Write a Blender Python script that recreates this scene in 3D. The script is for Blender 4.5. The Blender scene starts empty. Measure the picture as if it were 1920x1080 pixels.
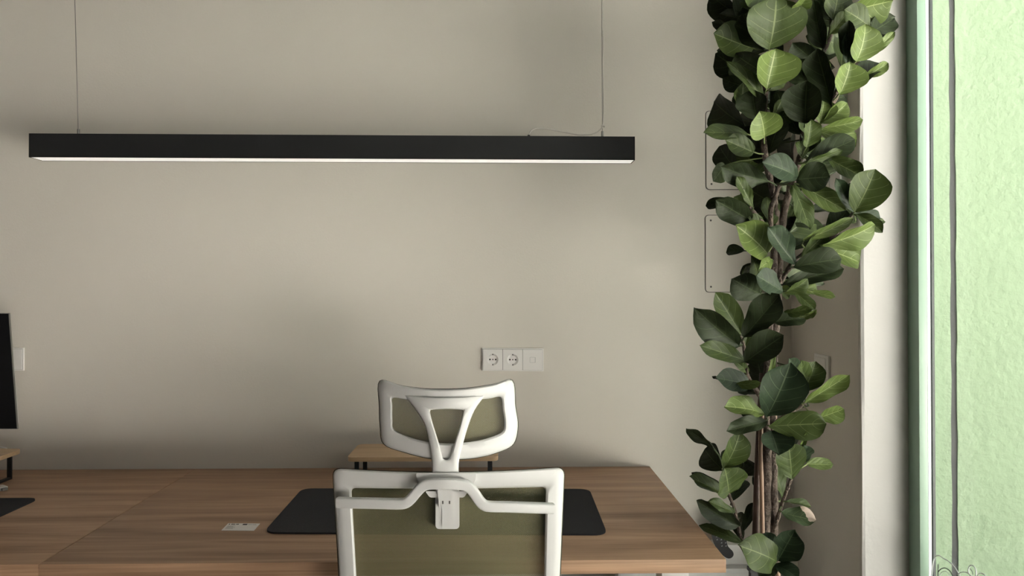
import bpy, bmesh, math, random
from mathutils import Vector, Matrix
random.seed(7)
R = math.radians
scene = bpy.context.scene
col = scene.collection

# ------------------------------------------------------------------ camera
FPX = 1387.0                      # focal length in pixels of the 1920-wide frame (26 mm on 36 mm)
CAM = Vector((0, 0, 1.325))
cam_d = bpy.data.cameras.new('camera'); cam = bpy.data.objects.new('camera', cam_d); col.objects.link(cam)
cam_d.sensor_width = 36; cam_d.lens = FPX / 1920 * 36
cam_d.clip_start = .02
PITCH, YAW, ROLL = R(.5), R(-.99), R(-.06)
cam.location = CAM
cam_rot = (Matrix.Rotation(YAW, 3, 'Z') @ Matrix.Rotation(R(90) + PITCH, 3, 'X') @ Matrix.Rotation(ROLL, 3, 'Z'))
cam.rotation_euler = cam_rot.to_euler()
SHY = -20.0 / 1920
cam_d.shift_y = SHY
scene.camera = cam

def ray(px, py):
    return cam_rot @ Vector(((px - 960) / FPX, (540 - py) / FPX + SHY * 1920 / FPX, -1))
def atY(px, py, Y):
    d = ray(px, py); return CAM + d * ((Y - CAM.y) / d.y)
def atX(px, py, X):
    d = ray(px, py); return CAM + d * ((X - CAM.x) / d.x)
def atZ(px, py, Z):
    d = ray(px, py); return CAM + d * ((Z - CAM.z) / d.z)

# ------------------------------------------------------------------ world and exposure
world = bpy.data.worlds.new('world'); scene.world = world; world.use_nodes = True
bg = world.node_tree.nodes['Background']
bg.inputs[0].default_value = (1.0, .985, .95, 1); bg.inputs[1].default_value = 1.6
sun_d = bpy.data.lights.new('sun', 'SUN'); sun_d.energy = 118; sun_d.angle = R(.6); sun_d.color = (1, .955, .90)
sun = bpy.data.objects.new('sun', sun_d); col.objects.link(sun)
sun.rotation_euler = Vector((.32, -.42, -.85)).to_track_quat('-Z', 'Y').to_euler()   # from over the roof, onto the street
vs = scene.view_settings
vs.view_transform = 'Standard'; vs.look = 'None'; vs.gamma = 1; vs.use_curve_mapping = False
vs.exposure = 0.47

# dimensions of the place
WALL_Y = 2.33                     # back wall
DESK_Z = .75
CEIL = 3.05
XR = atY(1484, 600, WALL_Y).x     # right wall face
YJ = atX(1613, 600, XR).y         # window reveal
XF = atY(1702, 600, YJ).x         # inner face of the window frame
YF = atX(1722.5, 600, XF).y       # frame edge that faces into the opening
XG1 = atY(1740, 600, YF).x        # inner pane
XG2 = atY(1746.5, 600, YF).x      # outer pane
XFO = atY(1754, 600, YF).x        # outer face of the frame
WIN_Y0, WIN_Z0, WIN_Z1 = .55, .12, 2.6
DR = (-2.6, .35, 1.05)            # unseen doorway added for low light: y0 y1 and height of its half-lowered shutter
XL, YB = -4.2, -3.3

def portal(loc, rot, sx, sy):
    l = bpy.data.lights.new('window_portal', 'AREA'); l.shape = 'RECTANGLE'; l.size = sx; l.size_y = sy
    l.cycles.is_portal = True
    o = bpy.data.objects.new('window_portal', l); o.location = loc; o.rotation_euler = rot; col.objects.link(o)
portal((XFO + .05, (DR[0] + DR[1]) / 2, DR[2] / 2), (0, R(90), 0), DR[2], DR[1] - DR[0])
portal((XFO + .05, (YF + WIN_Y0) / 2, (WIN_Z0 + WIN_Z1) / 2), (0, R(90), 0), WIN_Z1 - WIN_Z0, YF - WIN_Y0)

# ------------------------------------------------------------------ materials
def nt(name):
    m = bpy.data.materials.new(name); m.use_nodes = True
    t = m.node_tree; return m, t, t.nodes, t.links, t.nodes['Principled BSDF']
def N(nodes, kind, **kw):
    n = nodes.new(kind)
    for k, v in kw.items(): setattr(n, k, v)
    return n
def plain(name, c, rough=.5, metal=0, noise=0, nscale=40, bump=0, bscale=200, spec=.5, coat=0):
    m, t, ns, lk, b = nt(name)
    b.inputs['Base Color'].default_value = (*c, 1); b.inputs['Roughness'].default_value = rough
    b.inputs['Metallic'].default_value = metal; b.inputs['Specular IOR Level'].default_value = spec
    b.inputs['Coat Weight'].default_value = coat
    tc = N(ns, 'ShaderNodeTexCoord')
    if noise:
        nz = N(ns, 'ShaderNodeTexNoise'); nz.inputs['Scale'].default_value = nscale; nz.inputs['Detail'].default_value = 4
        lk.new(tc.outputs['Object'], nz.inputs['Vector'])
        mx = N(ns, 'ShaderNodeMix', data_type='RGBA')
        mx.inputs[6].default_value = (*[max(0, x * (1 - noise)) for x in c], 1)
        mx.inputs[7].default_value = (*[x * (1 + noise) for x in c], 1)
        lk.new(nz.outputs['Fac'], mx.inputs[0]); lk.new(mx.outputs[2], b.inputs['Base Color'])
    if bump:
        nz = N(ns, 'ShaderNodeTexNoise'); nz.inputs['Scale'].default_value = bscale; nz.inputs['Detail'].default_value = 5
        lk.new(tc.outputs['Object'], nz.inputs['Vector'])
        bp = N(ns, 'ShaderNodeBump'); bp.inputs['Strength'].default_value = bump; bp.inputs['Distance'].default_value = .01
        lk.new(nz.outputs['Fac'], bp.inputs['Height']); lk.new(bp.outputs[0], b.inputs['Normal'])
    return m
def wood(name, c0, c1, rough=.45):
    m, t, ns, lk, b = nt(name)
    tc = N(ns, 'ShaderNodeTexCoord')
    def streak(scale, detail, dist):
        mp = N(ns, 'ShaderNodeMapping'); mp.inputs['Scale'].default_value = scale
        lk.new(tc.outputs['Object'], mp.inputs[0])
        nz = N(ns, 'ShaderNodeTexNoise'); nz.inputs['Scale'].default_value = 1; nz.inputs['Detail'].default_value = detail
        nz.inputs['Distortion'].default_value = dist
        lk.new(mp.outputs[0], nz.inputs['Vector']); return nz.outputs['Fac']
    a = streak((1.0, 13, 40), 7, 1.7); f = streak((5, 130, 260), 3, .2)
    mth = N(ns, 'ShaderNodeMath', operation='MULTIPLY_ADD'); lk.new(f, mth.inputs[0]); mth.inputs[1].default_value = .45
    lk.new(a, mth.inputs[2])
    rp = N(ns, 'ShaderNodeValToRGB'); e = rp.color_ramp.elements
    e[0].position = .40; e[0].color = (*c0, 1); e[1].position = .96; e[1].color = (*c1, 1)
    lk.new(mth.outputs[0], rp.inputs[0]); lk.new(rp.outputs[0], b.inputs['Base Color'])
    bp = N(ns, 'ShaderNodeBump'); bp.inputs['Strength'].default_value = .12; bp.inputs['Distance'].default_value = .002
    lk.new(f, bp.inputs['Height']); lk.new(bp.outputs[0], b.inputs['Normal'])
    b.inputs['Roughness'].default_value = rough; b.inputs['Specular IOR Level'].default_value = .35
    return m
def leafmat(name, c, vein, rough=.42, spec=.4, dry=False):
    m, t, ns, lk, b = nt(name)
    uv = N(ns, 'ShaderNodeUVMap', uv_map='UVMap'); sp = N(ns, 'ShaderNodeSeparateXYZ'); lk.new(uv.outputs[0], sp.inputs[0])
    def M(op, a, bb=None, cc=None):
        n = N(ns, 'ShaderNodeMath', operation=op)
        for i, x in enumerate((a, bb, cc)):
            if x is None: continue
            if isinstance(x, (int, float)): n.inputs[i].default_value = x
            else: lk.new(x, n.inputs[i])
        return n.outputs[0]
    u = M('ABSOLUTE', M('MULTIPLY_ADD', sp.outputs[0], 2, -1)); v = sp.outputs[1]
    mid = M('LESS_THAN', u, .03)
    ph = M('MULTIPLY', M('SUBTRACT', v, M('MULTIPLY', M('POWER', u, 1.4), .34)), 4.6)
    fr = M('ABSOLUTE', M('SUBTRACT', M('FRACT', ph), .5))
    lat = M('MULTIPLY', M('LESS_THAN', fr, .026), M('LESS_THAN', u, .86))
    nz = N(ns, 'ShaderNodeTexNoise'); nz.inputs['Scale'].default_value = 28; nz.inputs['Detail'].default_value = 4
    tc = N(ns, 'ShaderNodeTexCoord'); lk.new(tc.outputs['Object'], nz.inputs['Vector'])
    mx = N(ns, 'ShaderNodeMix', data_type='RGBA'); lk.new(nz.outputs['Fac'], mx.inputs[0])
    mx.inputs[6].default_value = (*[x * .65 for x in c], 1); mx.inputs[7].default_value = (*[x * 1.35 for x in c], 1)
    m2 = N(ns, 'ShaderNodeMix', data_type='RGBA'); lk.new(M('MAXIMUM', mid, M('MULTIPLY', lat, .75)), m2.inputs[0])
    lk.new(mx.outputs[2], m2.inputs[6]); m2.inputs[7].default_value = (*vein, 1)
    out = m2.outputs[2]
    if dry:
        m3 = N(ns, 'ShaderNodeMix', data_type='RGBA')
        lk.new(M('GREATER_THAN', M('ADD', M('SUBTRACT', v, M('MULTIPLY', sp.outputs[0], .5)), M('MULTIPLY', nz.outputs['Fac'], .5)), .72), m3.inputs[0])
        lk.new(out, m3.inputs[6]); m3.inputs[7].default_value = (.62, .5, .42, 1); out = m3.outputs[2]
    lk.new(out, b.inputs['Base Color'])
    bp = N(ns, 'ShaderNodeBump'); bp.inputs['Strength'].default_value = .5; bp.inputs['Distance'].default_value = .004
    lk.new(M('ADD', M('MULTIPLY', fr, .35), nz.outputs['Fac']), bp.inputs['Height']); lk.new(bp.outputs[0], b.inputs['Normal'])
    b.inputs['Roughness'].default_value = rough; b.inputs['Specular IOR Level'].default_value = spec
    return m
def meshfab(name, c, see, scale):
    m, t, ns, lk, b = nt(name)
    b.inputs['Base Color'].default_value = (*c, 1); b.inputs['Roughness'].default_value = .75
    tc = N(ns, 'ShaderNodeTexCoord'); sp = N(ns, 'ShaderNodeSeparateXYZ'); lk.new(tc.outputs['Object'], sp.inputs[0])
    def sine(o, s):
        a = N(ns, 'ShaderNodeMath', operation='MULTIPLY'); lk.new(o, a.inputs[0]); a.inputs[1].default_value = s
        q = N(ns, 'ShaderNodeMath', operation='SINE'); lk.new(a.outputs[0], q.inputs[0]); return q.outputs[0]
    a = N(ns, 'ShaderNodeMath', operation='MULTIPLY'); lk.new(sine(sp.outputs[0], scale), a.inputs[0]); lk.new(sine(sp.outputs[2], scale), a.inputs[1])
    g = N(ns, 'ShaderNodeMath', operation='MULTIPLY_ADD'); lk.new(a.outputs[0], g.inputs[0]); g.inputs[1].default_value = see * .9; g.inputs[2].default_value = see
    tr = N(ns, 'ShaderNodeBsdfTransparent'); mx = N(ns, 'ShaderNodeMixShader')
    lk.new(g.outputs[0], mx.inputs[0]); lk.new(b.outputs[0], mx.inputs[1]); lk.new(tr.outputs[0], mx.inputs[2])
    lk.new(mx.outputs[0], ns['Material Output'].inputs[0]); return m
def glassmat():
    m, t, ns, lk, b = nt('thin_glass'); ns.remove(b)
    tr = N(ns, 'ShaderNodeBsdfTransparent'); tr.inputs[0].default_value = (.97, .99, .97, 1)
    gl = N(ns, 'ShaderNodeBsdfGlossy'); gl.inputs['Roughness'].default_value = .01
    fr = N(ns, 'ShaderNodeLayerWeight'); fr.inputs[0].default_value = .5
    pw = N(ns, 'ShaderNodeMath', operation='POWER'); lk.new(fr.outputs['Facing'], pw.inputs[0]); pw.inputs[1].default_value = 5
    ma = N(ns, 'ShaderNodeMath', operation='MULTIPLY_ADD'); lk.new(pw.outputs[0], ma.inputs[0]); ma.inputs[1].default_value = .9; ma.inputs[2].default_value = .035
    mx = N(ns, 'ShaderNodeMixShader'); lk.new(ma.outputs[0], mx.inputs[0]); lk.new(tr.outputs[0], mx.inputs[1]); lk.new(gl.outputs[0], mx.inputs[2])
    lk.new(mx.outputs[0], ns['Material Output'].inputs[0]); return m
M = {}
M['wall'] = plain('wall_paint', (.71, .672, .61), .85, noise=.025, nscale=3, bump=.06, bscale=160)
M['reveal'] = plain('reveal_paint', (.58, .56, .545), .8, noise=.02, nscale=5, bump=.08, bscale=60)
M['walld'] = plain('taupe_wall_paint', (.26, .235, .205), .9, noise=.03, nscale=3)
M['floor'] = plain('floor_concrete', (.22, .20, .18), .6, noise=.1, nscale=6)
M['ceil'] = plain('ceiling_paint', (.34, .32, .30), .9)
M['green_frame'] = plain('green_lacquer', (.28, .405, .31), .4)
M['green_wall'] = plain('green_plaster', (.226, .300, .198), .9, noise=.06, nscale=9, bump=.6, bscale=45)
M['groove'] = plain('groove_metal', (.045, .047, .05), .8)
M['spacer'] = plain('aluminium_spacer', (.68, .68, .70), .35, noise=.25, nscale=420)
M['gasket'] = plain('black_gasket', (.016, .018, .022), .5)
M['glass'] = glassmat()
M['street'] = plain('pavement_concrete', (.48, .47, .455), .9, noise=.1)
M['wood'] = wood('oak_desk', (.245, .14, .08), (.53, .335, .208))
M['woodl'] = wood('light_oak', (.40, .26, .14), (.62, .44, .27))
M['felt'] = plain('charcoal_felt', (.05, .05, .055), .95, noise=.5, nscale=900, bump=.4, bscale=900, spec=.1)
M['black'] = plain('black_aluminium', (.015, .0155, .0165), .55, spec=.3)
M['blackm'] = plain('black_steel', (.014, .015, .017), .5)
M['screen'] = plain('black_screen', (.008, .008, .009), .35, spec=.3)
M['white'] = plain('white_plastic', (.74, .735, .72), .38)
M['whitew'] = plain('white_socket_plastic', (.90, .88, .86), .35)
M['pale'] = plain('painted_plate', (.74, .70, .635), .7, bump=.03, bscale=160)
M['screw'] = plain('screw_metal', (.12, .11, .1), .5, metal=.5)
M['dark'] = plain('dark_hole', (.01, .01, .01), .8)
M['steel'] = plain('steel_wire', (.32, .31, .29), .35, metal=.8)
M['clear'] = plain('pale_cord', (.62, .58, .53), .4)
M['diff'] = plain('opal_diffuser', (.9, .88, .85), .5)
b = M['diff'].node_tree.nodes['Principled BSDF']; b.inputs['Emission Color'].default_value = (1, .95, .9, 1); b.inputs['Emission Strength'].default_value = .45
M['mesh'] = meshfab('olive_mesh', (.135, .125, .06), .22, 1900)
M['trim'] = plain('olive_trim', (.05, .05, .03), .8)
M['bark'] = plain('fig_bark', (.115, .085, .068), .9, noise=.75, nscale=70, bump=1, bscale=90)
M['stake'] = plain('bamboo_cane', (.30, .185, .125), .5, noise=.2, nscale=30)
M['staked'] = plain('dark_cane', (.10, .058, .045), .6, noise=.3, nscale=40)
M['pot'] = plain('dark_pot', (.03, .03, .032), .6)
M['soil'] = plain('potting_soil', (.03, .02, .015), 1, bump=1, bscale=60)
M['print_dark'] = plain('print_black', (.02, .02, .02), .7)
M['print_grey'] = plain('print_grey', (.42, .42, .43), .7)
M['card'] = plain('card_paper', (.80, .78, .77), .6)
M['decal'] = plain('decal_white', (.85, .88, .88), .4)
M['decal_grey'] = plain('decal_grey', (.13, .15, .13), .5)
M['teal'] = plain('teal_paint', (.12, .42, .38), .6, bump=.5, bscale=80)
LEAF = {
 'd': leafmat('leaf_shaded', (.027, .038, .016), (.068, .088, .042), .5, .2),  # darker green: shade on leaves turned from the window put into the colour
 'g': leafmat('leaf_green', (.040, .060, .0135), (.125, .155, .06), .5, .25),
 'y': leafmat('leaf_lit', (.096, .135, .032), (.25, .30, .12), .5, .28),  # lighter green: window light on pale and young leaves put into the colour
 'b': leafmat('leaf_cool', (.022, .037, .018), (.075, .098, .055), .5, .2),  # a darker, cooler green
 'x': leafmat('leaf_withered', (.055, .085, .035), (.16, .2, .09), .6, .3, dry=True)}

# ------------------------------------------------------------------ builders
ORG = {}
def tag(o, label, cat, group=None):
    o['label'] = label; o['category'] = cat
    if group: o['group'] = group
    return o
def thing(name, loc, label, cat, group=None):
    o = bpy.data.objects.new(name, None); o.location = loc; o.empty_display_size = .05; col.objects.link(o)
    ORG[o.name] = Vector(loc); return tag(o, label, cat, group)
def mesh(name, V, F, mat, parent=None, smooth=None, origin=None, mats=None, fm=None):
    org = ORG[parent.name] if parent else Vector(origin or (0, 0, 0))
    me = bpy.data.meshes.new(name); me.from_pydata([tuple(Vector(v) - org) for v in V], [], F)
    for m in (mats or [mat]): me.materials.append(m)
    if fm: me.polygons.foreach_set('material_index', fm)
    bm = bmesh.new(); bm.from_mesh(me); bmesh.ops.recalc_face_normals(bm, faces=bm.faces); bm.to_mesh(me); bm.free()
    if smooth is not None:
        me.shade_smooth(); me.set_sharp_from_angle(angle=R(smooth))
    o = bpy.data.objects.new(name, me); col.objects.link(o)
    if parent: o.parent = parent
    else: o.location = org
    ORG[o.name] = org
    return o
def struct(o): o['kind'] = 'structure'; return o
def boxvf(lo, hi):
    x0, y0, z0 = lo; x1, y1, z1 = hi
    return ([(x0,y0,z0),(x1,y0,z0),(x1,y1,z0),(x0,y1,z0),(x0,y0,z1),(x1,y0,z1),(x1,y1,z1),(x0,y1,z1)],
            [(0,3,2,1),(4,5,6,7),(0,1,5,4),(1,2,6,5),(2,3,7,6),(3,0,4,7)])
def box(name, lo, hi, mat, parent=None, bev=0, origin=None):
    V, F = boxvf(lo, hi)
    o = mesh(name, V, F, mat, parent, origin=origin)
    if bev:
        bm = bmesh.new(); bm.from_mesh(o.data)
        bmesh.ops.bevel(bm, geom=bm.edges[:], offset=bev, segments=2, profile=.6, affect='EDGES')
        bm.to_mesh(o.data); bm.free(); o.data.shade_smooth(); o.data.set_sharp_from_angle(angle=R(35))
    return o
def multi(name, boxes, mat, parent=None, origin=None):
    V, F = [], []
    for lo, hi in boxes:
        v, f = boxvf(lo, hi); n = len(V); V += v; F += [tuple(i + n for i in q) for q in f]
    return mesh(name, V, F, mat, parent, origin=origin)
def tube(name, pts, rad, mat, parent=None, n=8, smooth=50, origin=None, flat=None):
    """round tube; flat=(axis, half_b, half_n) gives a rounded flat bar whose thickness runs along axis"""
    P = [Vector(p) for p in pts]; rs = rad if isinstance(rad, (list, tuple)) else [rad] * len(P)
    V, F = [], []; ref = Vector((0, 1, 0)) if flat is None else Vector(flat[0]); prev = None
    for i, p in enumerate(P):
        T = (P[min(i + 1, len(P) - 1)] - P[max(i - 1, 0)]).normalized()
        if prev is None or flat:
            nn = ref - T * ref.dot(T)
            if nn.length < 1e-3: nn = Vector((1, 0, 0)) - T * T.x
        else: nn = prev - T * prev.dot(T)
        nn.normalize(); prev = nn; bb = T.cross(nn)
        for k in range(n):
            a = 2 * math.pi * (k + .5) / n; c, s = math.cos(a), math.sin(a)
            if flat:
                c = math.copysign(abs(c) ** .3, c) * flat[1]; s = math.copysign(abs(s) ** .3, s) * flat[2]
                V.append(p + bb * c + nn * s)
            else: V.append(p + (bb * c + nn * s) * rs[i])
    m = len(P)
    for i in range(m - 1):
        for k in range(n):
            F.append((i*n+k, i*n+(k+1) % n, (i+1)*n+(k+1) % n, (i+1)*n+k))
    F.append(tuple(range(n))); F.append(tuple((m-1)*n+k for k in range(n)))
    return mesh(name, V, F, mat, parent, smooth, origin)
def crom(P, sub=6, closed=False):
    P = [Vector(p) for p in P]; n = len(P); out = []
    for i in range(n if closed else n - 1):
        g = (lambda k: P[k % n]) if closed else (lambda k: P[max(0, min(n - 1, k))])
        a, b_, c, d = g(i - 1), g(i), g(i + 1), g(i + 2)
        for s in range(sub):
            t = s / sub
            out.append(.5 * (2*b_ + (c - a)*t + (2*a - 5*b_ + 4*c - d)*t*t + (3*b_ - a - 3*c + d)*t**3))
    if not closed: out.append(P[-1])
    return out
def rpoly(pts, rad, nc=6, ne=6):
    """rounded polygon, fixed count of points on each corner and edge"""
    P = [Vector((p[0], p[1])) for p in pts]; n = len(P); out = []
    rs = rad if isinstance(rad, (list, tuple)) else [rad] * n
    seg = []
    for i in range(n):
        a, b_, c = P[i - 1], P[i], P[(i + 1) % n]
        u = (a - b_).normalized(); v = (c - b_).normalized()
        s, e = b_ + u * rs[i], b_ + v * rs[i]
        seg.append([(s*(1-t)**2 + b_*2*t*(1-t) + e*t*t) for t in [k / nc for k in range(nc + 1)]])
    for i in range(n):
        out += seg[i]; s, e = seg[i][-1], seg[(i + 1) % n][0]
        out += [s.lerp(e, k / (ne + 1)) for k in range(1, ne + 1)]
    return out
def ring(name, outer, inner, prof, mat, parent, place, smooth=40):
    """frame between two matching loops; prof = closed list of (t across, d depth)"""
    n, m = len(outer), len(prof); V, F = [], []
    for o_, i_ in zip(outer, inner):
        for t, d in prof:
            q = o_.lerp(i_, t); V.append(place(q.x, q.y, d))
    for i in range(n):
        for k in range(m):
            F.append((i*m+k, i*m+(k+1) % m, ((i+1) % n)*m+(k+1) % m, ((i+1) % n)*m+k))
    return mesh(name, V, F, mat, parent, smooth)
def disc(name, loop, d, mat, parent, place, loops=6):
    n = len(loop); c = sum(loop, Vector((0, 0))) / n; V, F = [], []
    for j in range(loops):
        for p in loop:
            q = p.lerp(c, j / loops); V.append(place(q.x, q.y, d))
    V.append(place(c.x, c.y, d))
    for j in range(loops - 1):
        for i in range(n): F.append((j*n+i, j*n+(i+1) % n, (j+1)*n+(i+1) % n, (j+1)*n+i))
    j = loops - 1
    for i in range(n): F.append((j*n+i, j*n+(i+1) % n, loops*n))
    return mesh(name, V, F, mat, parent, 60)
def slab(name, loop, f0, f1, mat, parent=None, origin=None, smooth=30):
    """prism: loop of 2-D points, f0 / f1 map a point to its two end positions"""
    n = len(loop); V = [f0(p) for p in loop] + [f1(p) for p in loop]
    F = [tuple(range(n)), tuple(range(2*n - 1, n - 1, -1))] + [(i, (i+1) % n, n+(i+1) % n, n+i) for i in range(n)]
    return mesh(name, V, F, mat, parent, smooth, origin)

# ------------------------------------------------------------------ room shell
struct(box('floor', (XL, YB, -.1), (XR, WALL_Y, 0), M['floor'])); box('floor_threshold', (XR, DR[0], -.1), (XFO, DR[1], 0), M['floor'], bpy.data.objects['floor'])
struct(box('ceiling', (XL, YB, CEIL), (XFO, WALL_Y, CEIL + .1), M['ceil']))
struct(box('wall_back', (XL, WALL_Y, -.1), (XR + .5, WALL_Y + .15, CEIL + .1), M['wall']))
struct(box('wall_left', (XL - .15, YB, -.1), (XL, WALL_Y, CEIL + .1), M['walld']))
# right wall: pier next to the corner, slightly uneven plaster arris, then the parts around the opening
def wob(z): return .0022 * math.sin(z * 5.1 + .6) + .0012 * math.sin(z * 13) 
V, F = [], []; nz_ = 60
for k in range(nz_ + 1):
    z = -.1 + (CEIL + .1) * k / nz_; w = wob(z)
    for x, y in ((XR, WALL_Y), (XR, YJ + .010 + w), (XR + .003, YJ + .003 + w), (XR + .010, YJ), (XF + .004, YJ), (XFO, YJ), (XFO, WALL_Y)): V.append((x, y, z))
for k in range(nz_):
    for j in range(7): F.append((k*7+j, k*7+(j+1) % 7, (k+1)*7+(j+1) % 7, (k+1)*7+j))
F += [tuple(range(7)), tuple(nz_*7+j for j in range(7))]
fm = [0] * len(F)
for k in range(nz_):
    for j in (2, 3, 4): fm[k*7+j] = 1
wr = struct(mesh('wall_right', V, F, None, mats=[M['wall'], M['reveal']], fm=fm))
def wpart(lo, hi): box('wall_section', lo, hi, M['wall'], wr)
wpart((XR, WIN_Y0, -.1), (XFO, YJ, WIN_Z0)); wpart((XR, WIN_Y0, WIN_Z1), (XFO, YJ, CEIL)); wpart((XR, DR[1], -.1), (XFO, WIN_Y0, CEIL)); wpart((XR, YB, -.1), (XFO, DR[0], CEIL)); wpart((XR, DR[0], WIN_Z1), (XFO, DR[1], CEIL))
d1 = struct(box('added_door_1', (XF, DR[1] - .06, 0), (XFO, DR[1], WIN_Z1), M['green_frame']))  # added doorway, out of view; its shutter keeps the incoming light low
box('added_door_jamb', (XF, DR[0], 0), (XFO, DR[0] + .06, WIN_Z1), M['green_frame'], d1)
zz_ = DR[2]
while zz_ < WIN_Z1:
    box('added_shutter_slat', (XFO + .01, DR[0], zz_), (XFO + .022, DR[1], min(zz_ + .076, WIN_Z1 + .04)), M['groove'], d1); zz_ += .078
struct(box('wall_front', (XL, YB - .15, -.1), (XFO, YB, CEIL + .1), M['walld']))

# window
w1 = struct(box('window_1', (XF, YF, WIN_Z0), (XG1 - .0015, YJ + .002, WIN_Z1), M['green_frame'], bev=.0015))
box('frame_outer', (XG2 + .004, YF + .004, WIN_Z0), (XFO, YJ + .002, WIN_Z1), M['gasket'], w1)
box('frame_rebate', (XG1 - .002, YF + .012, WIN_Z0), (XG2 + .006, YJ + .002, WIN_Z1), M['gasket'], w1)
box('glazing_spacer', (XG1 + .0005, YF + .003, WIN_Z0 + .03), (XG2 - .001, YF + .013, WIN_Z1 - .03), M['spacer'], w1)
box('frame_sill_rail', (XF, WIN_Y0, WIN_Z0), (XFO, YF, WIN_Z0 + .06), M['green_frame'], w1)
box('frame_head_rail', (XF, WIN_Y0, WIN_Z1 - .06), (XFO, YF, WIN_Z1), M['green_frame'], w1)
box('frame_stile', (XF, WIN_Y0, WIN_Z0), (XFO, WIN_Y0 + .07, WIN_Z1), M['green_frame'], w1)
for x in (XG1, XG2):
    mesh('glass_pane', [(x, WIN_Y0 + .05, WIN_Z0 + .05), (x, YF + .006, WIN_Z0 + .05), (x, YF + .006, WIN_Z1 - .05), (x, WIN_Y0 + .05, WIN_Z1 - .05)], [(0, 1, 2, 3)], M['glass'], w1)

# exterior: painted reveal with the slot of a shutter guide, pavement
YE = YF + .012
gx0, gx1 = atY(1782.5, 600, YE).x, atY(1794, 600, YE).x
def edgew(z, s): return .0009 * math.sin(z * 21 + s) + .0007 * math.sin(z * 47 + 2 * s)
def facade(xa, xb, la, lb, step=0):
    V, F = [], []; n = 70
    for k in range(n + 1):
        z = -.15 + 3.6 * k / n
        a = xa + (edgew(z, 1) if la else 0); b_ = xb + (edgew(z, 4) if lb else 0)
        V += [(a, YE, z), (b_, YE, z), (b_, YE + .5, z), (a, YE + .5, z)]
    for k in range(n):
        for j in range(4): F.append((k*4+j, k*4+(j+1) % 4, (k+1)*4+(j+1) % 4, (k+1)*4+j))
    F += [(0, 1, 2, 3), tuple(n*4+j for j in range(4))]
    return V, F
V, F = facade(XFO, gx0, False, True)
we = struct(mesh('wall_exterior', V, F, M['green_wall']))
V, F = facade(gx1, 4.6, True, False); mesh('wall_section', V, F, M['green_wall'], we)  # wing runs on out of view, lengthened to shade the pavement
box('shutter_slot', (gx0 - .004, YE + .004, -.15), (gx1 + .004, YE + .03, 3.4), M['groove'], we)
struct(box('ground', (XFO, -12, -.2), (14, YE + .5, -.12), M['street']))
p = atY(1787, 2, YE)
V, F = [], []
for i in range(6):
    for j in range(8):
        a, h = j * math.pi / 4, i * math.pi / 5
        r_ = .0075 * math.sin(h) * (1 + .35 * math.sin(3 * a + 2 * h))
        V.append((p.x + r_ * math.cos(a), YE + .012 + r_ * .8 * math.sin(a), p.z - .004 + .013 * math.cos(h)))
for i in range(5):
    for j in range(8): F.append((i*8+j, i*8+(j+1) % 8, (i+1)*8+(j+1) % 8, (i+1)*8+j))
tag(mesh('paint_lump', V, F, M['teal'], smooth=60), 'teal lump of old paint stuck in the shutter slot outside', 'paint lump')

# clear decal with white outline on the pane
dk = thing('window_decal', (XG1 - .002, atX(1760, 1080, XG1).y, .64), 'clear outlined decal stuck on the shop window glass', 'decal')
def dline(name, pts, r_, mat, closed=False):
    P = [atX(x, y, XG1 - .0012) for x, y in pts]
    P = crom(P, 5, closed)
    if closed: P.append(P[0])
    return tube(name, P, r_, mat, dk, n=6)
dline('outline', [(1743, 1130), (1747, 1080), (1750, 1052), (1755, 1043), (1762, 1042), (1769, 1047), (1778, 1052), (1787, 1060), (1796, 1073), (1806, 1092), (1812, 1120)], .0013, M['decal'])
dline('letter_stem', [(1759, 1058), (1759, 1080), (1758, 1130)], .0013, M['decal_grey'])
dline('letter_arch', [(1759, 1073), (1764, 1067), (1771, 1065), (1778, 1068), (1784, 1075), (1790, 1090), (1792, 1125)], .0012, M['decal_grey'])
dline('letter_arch', [(1760, 1084), (1765, 1074), (1771, 1071), (1777, 1074), (1783, 1084)], .0006, M['decal'])
dline('outline', [(1796, 1077), (1803, 1073), (1811, 1073), (1818, 1077), (1824, 1085), (1828, 1110)], .0011, M['decal'])
dline('outline', [(1820, 1060), (1826, 1062), (1830, 1071), (1829, 1080), (1823, 1082), (1817, 1076), (1816, 1066)], .0013, M['decal'], True)
dline('leaf_mark', [(1819, 1066), (1823, 1072), (1824, 1078)], .0008, M['decal_grey'])
dline('outline', [(1832, 1080), (1837, 1075), (1843, 1076), (1849, 1082), (1854, 1100)], .0011, M['decal'])

# ------------------------------------------------------------------ desks
def desk(x0, x1, label):
    yb, yf = WALL_Y - .004, atZ(700, 1053.5, DESK_Z).y
    root = thing('desk', ((x0 + x1) / 2, (yb + yf) / 2, 0), label, 'desk')
    th = .0285
    box('desktop', (x0, yf, DESK_Z - th), (x1, yb, DESK_Z), M['wood'], root, bev=.0012)
    for x in (x0 + .06, x1 - .12):
        for y in (yf + .07, yb - .12): box('leg', (x, y, 0), (x + .06, y + .06, DESK_Z - th), M['white'], root, bev=.003)
        box('side_rail', (x + .01, yf + .13, DESK_Z - th - .05), (x + .05, yb - .12, DESK_Z - th), M['white'], root)
    box('long_rail', (x0 + .12, yb - .11, DESK_Z - th - .05), (x1 - .12, yb - .07, DESK_Z - th), M['white'], root)
    return root
xs = (atZ(88, 1053, DESK_Z).x + atZ(365, 877, DESK_Z).x) / 2
xe = (atZ(1373, 1052, DESK_Z).x + atZ(1213, 875, DESK_Z).x) / 2
desk(xs + .0008, xe, 'oak desk with a white mesh office chair pushed up to it')
desk(xs - 1.42, xs - .0008, 'oak desk carrying the black monitor')

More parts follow.
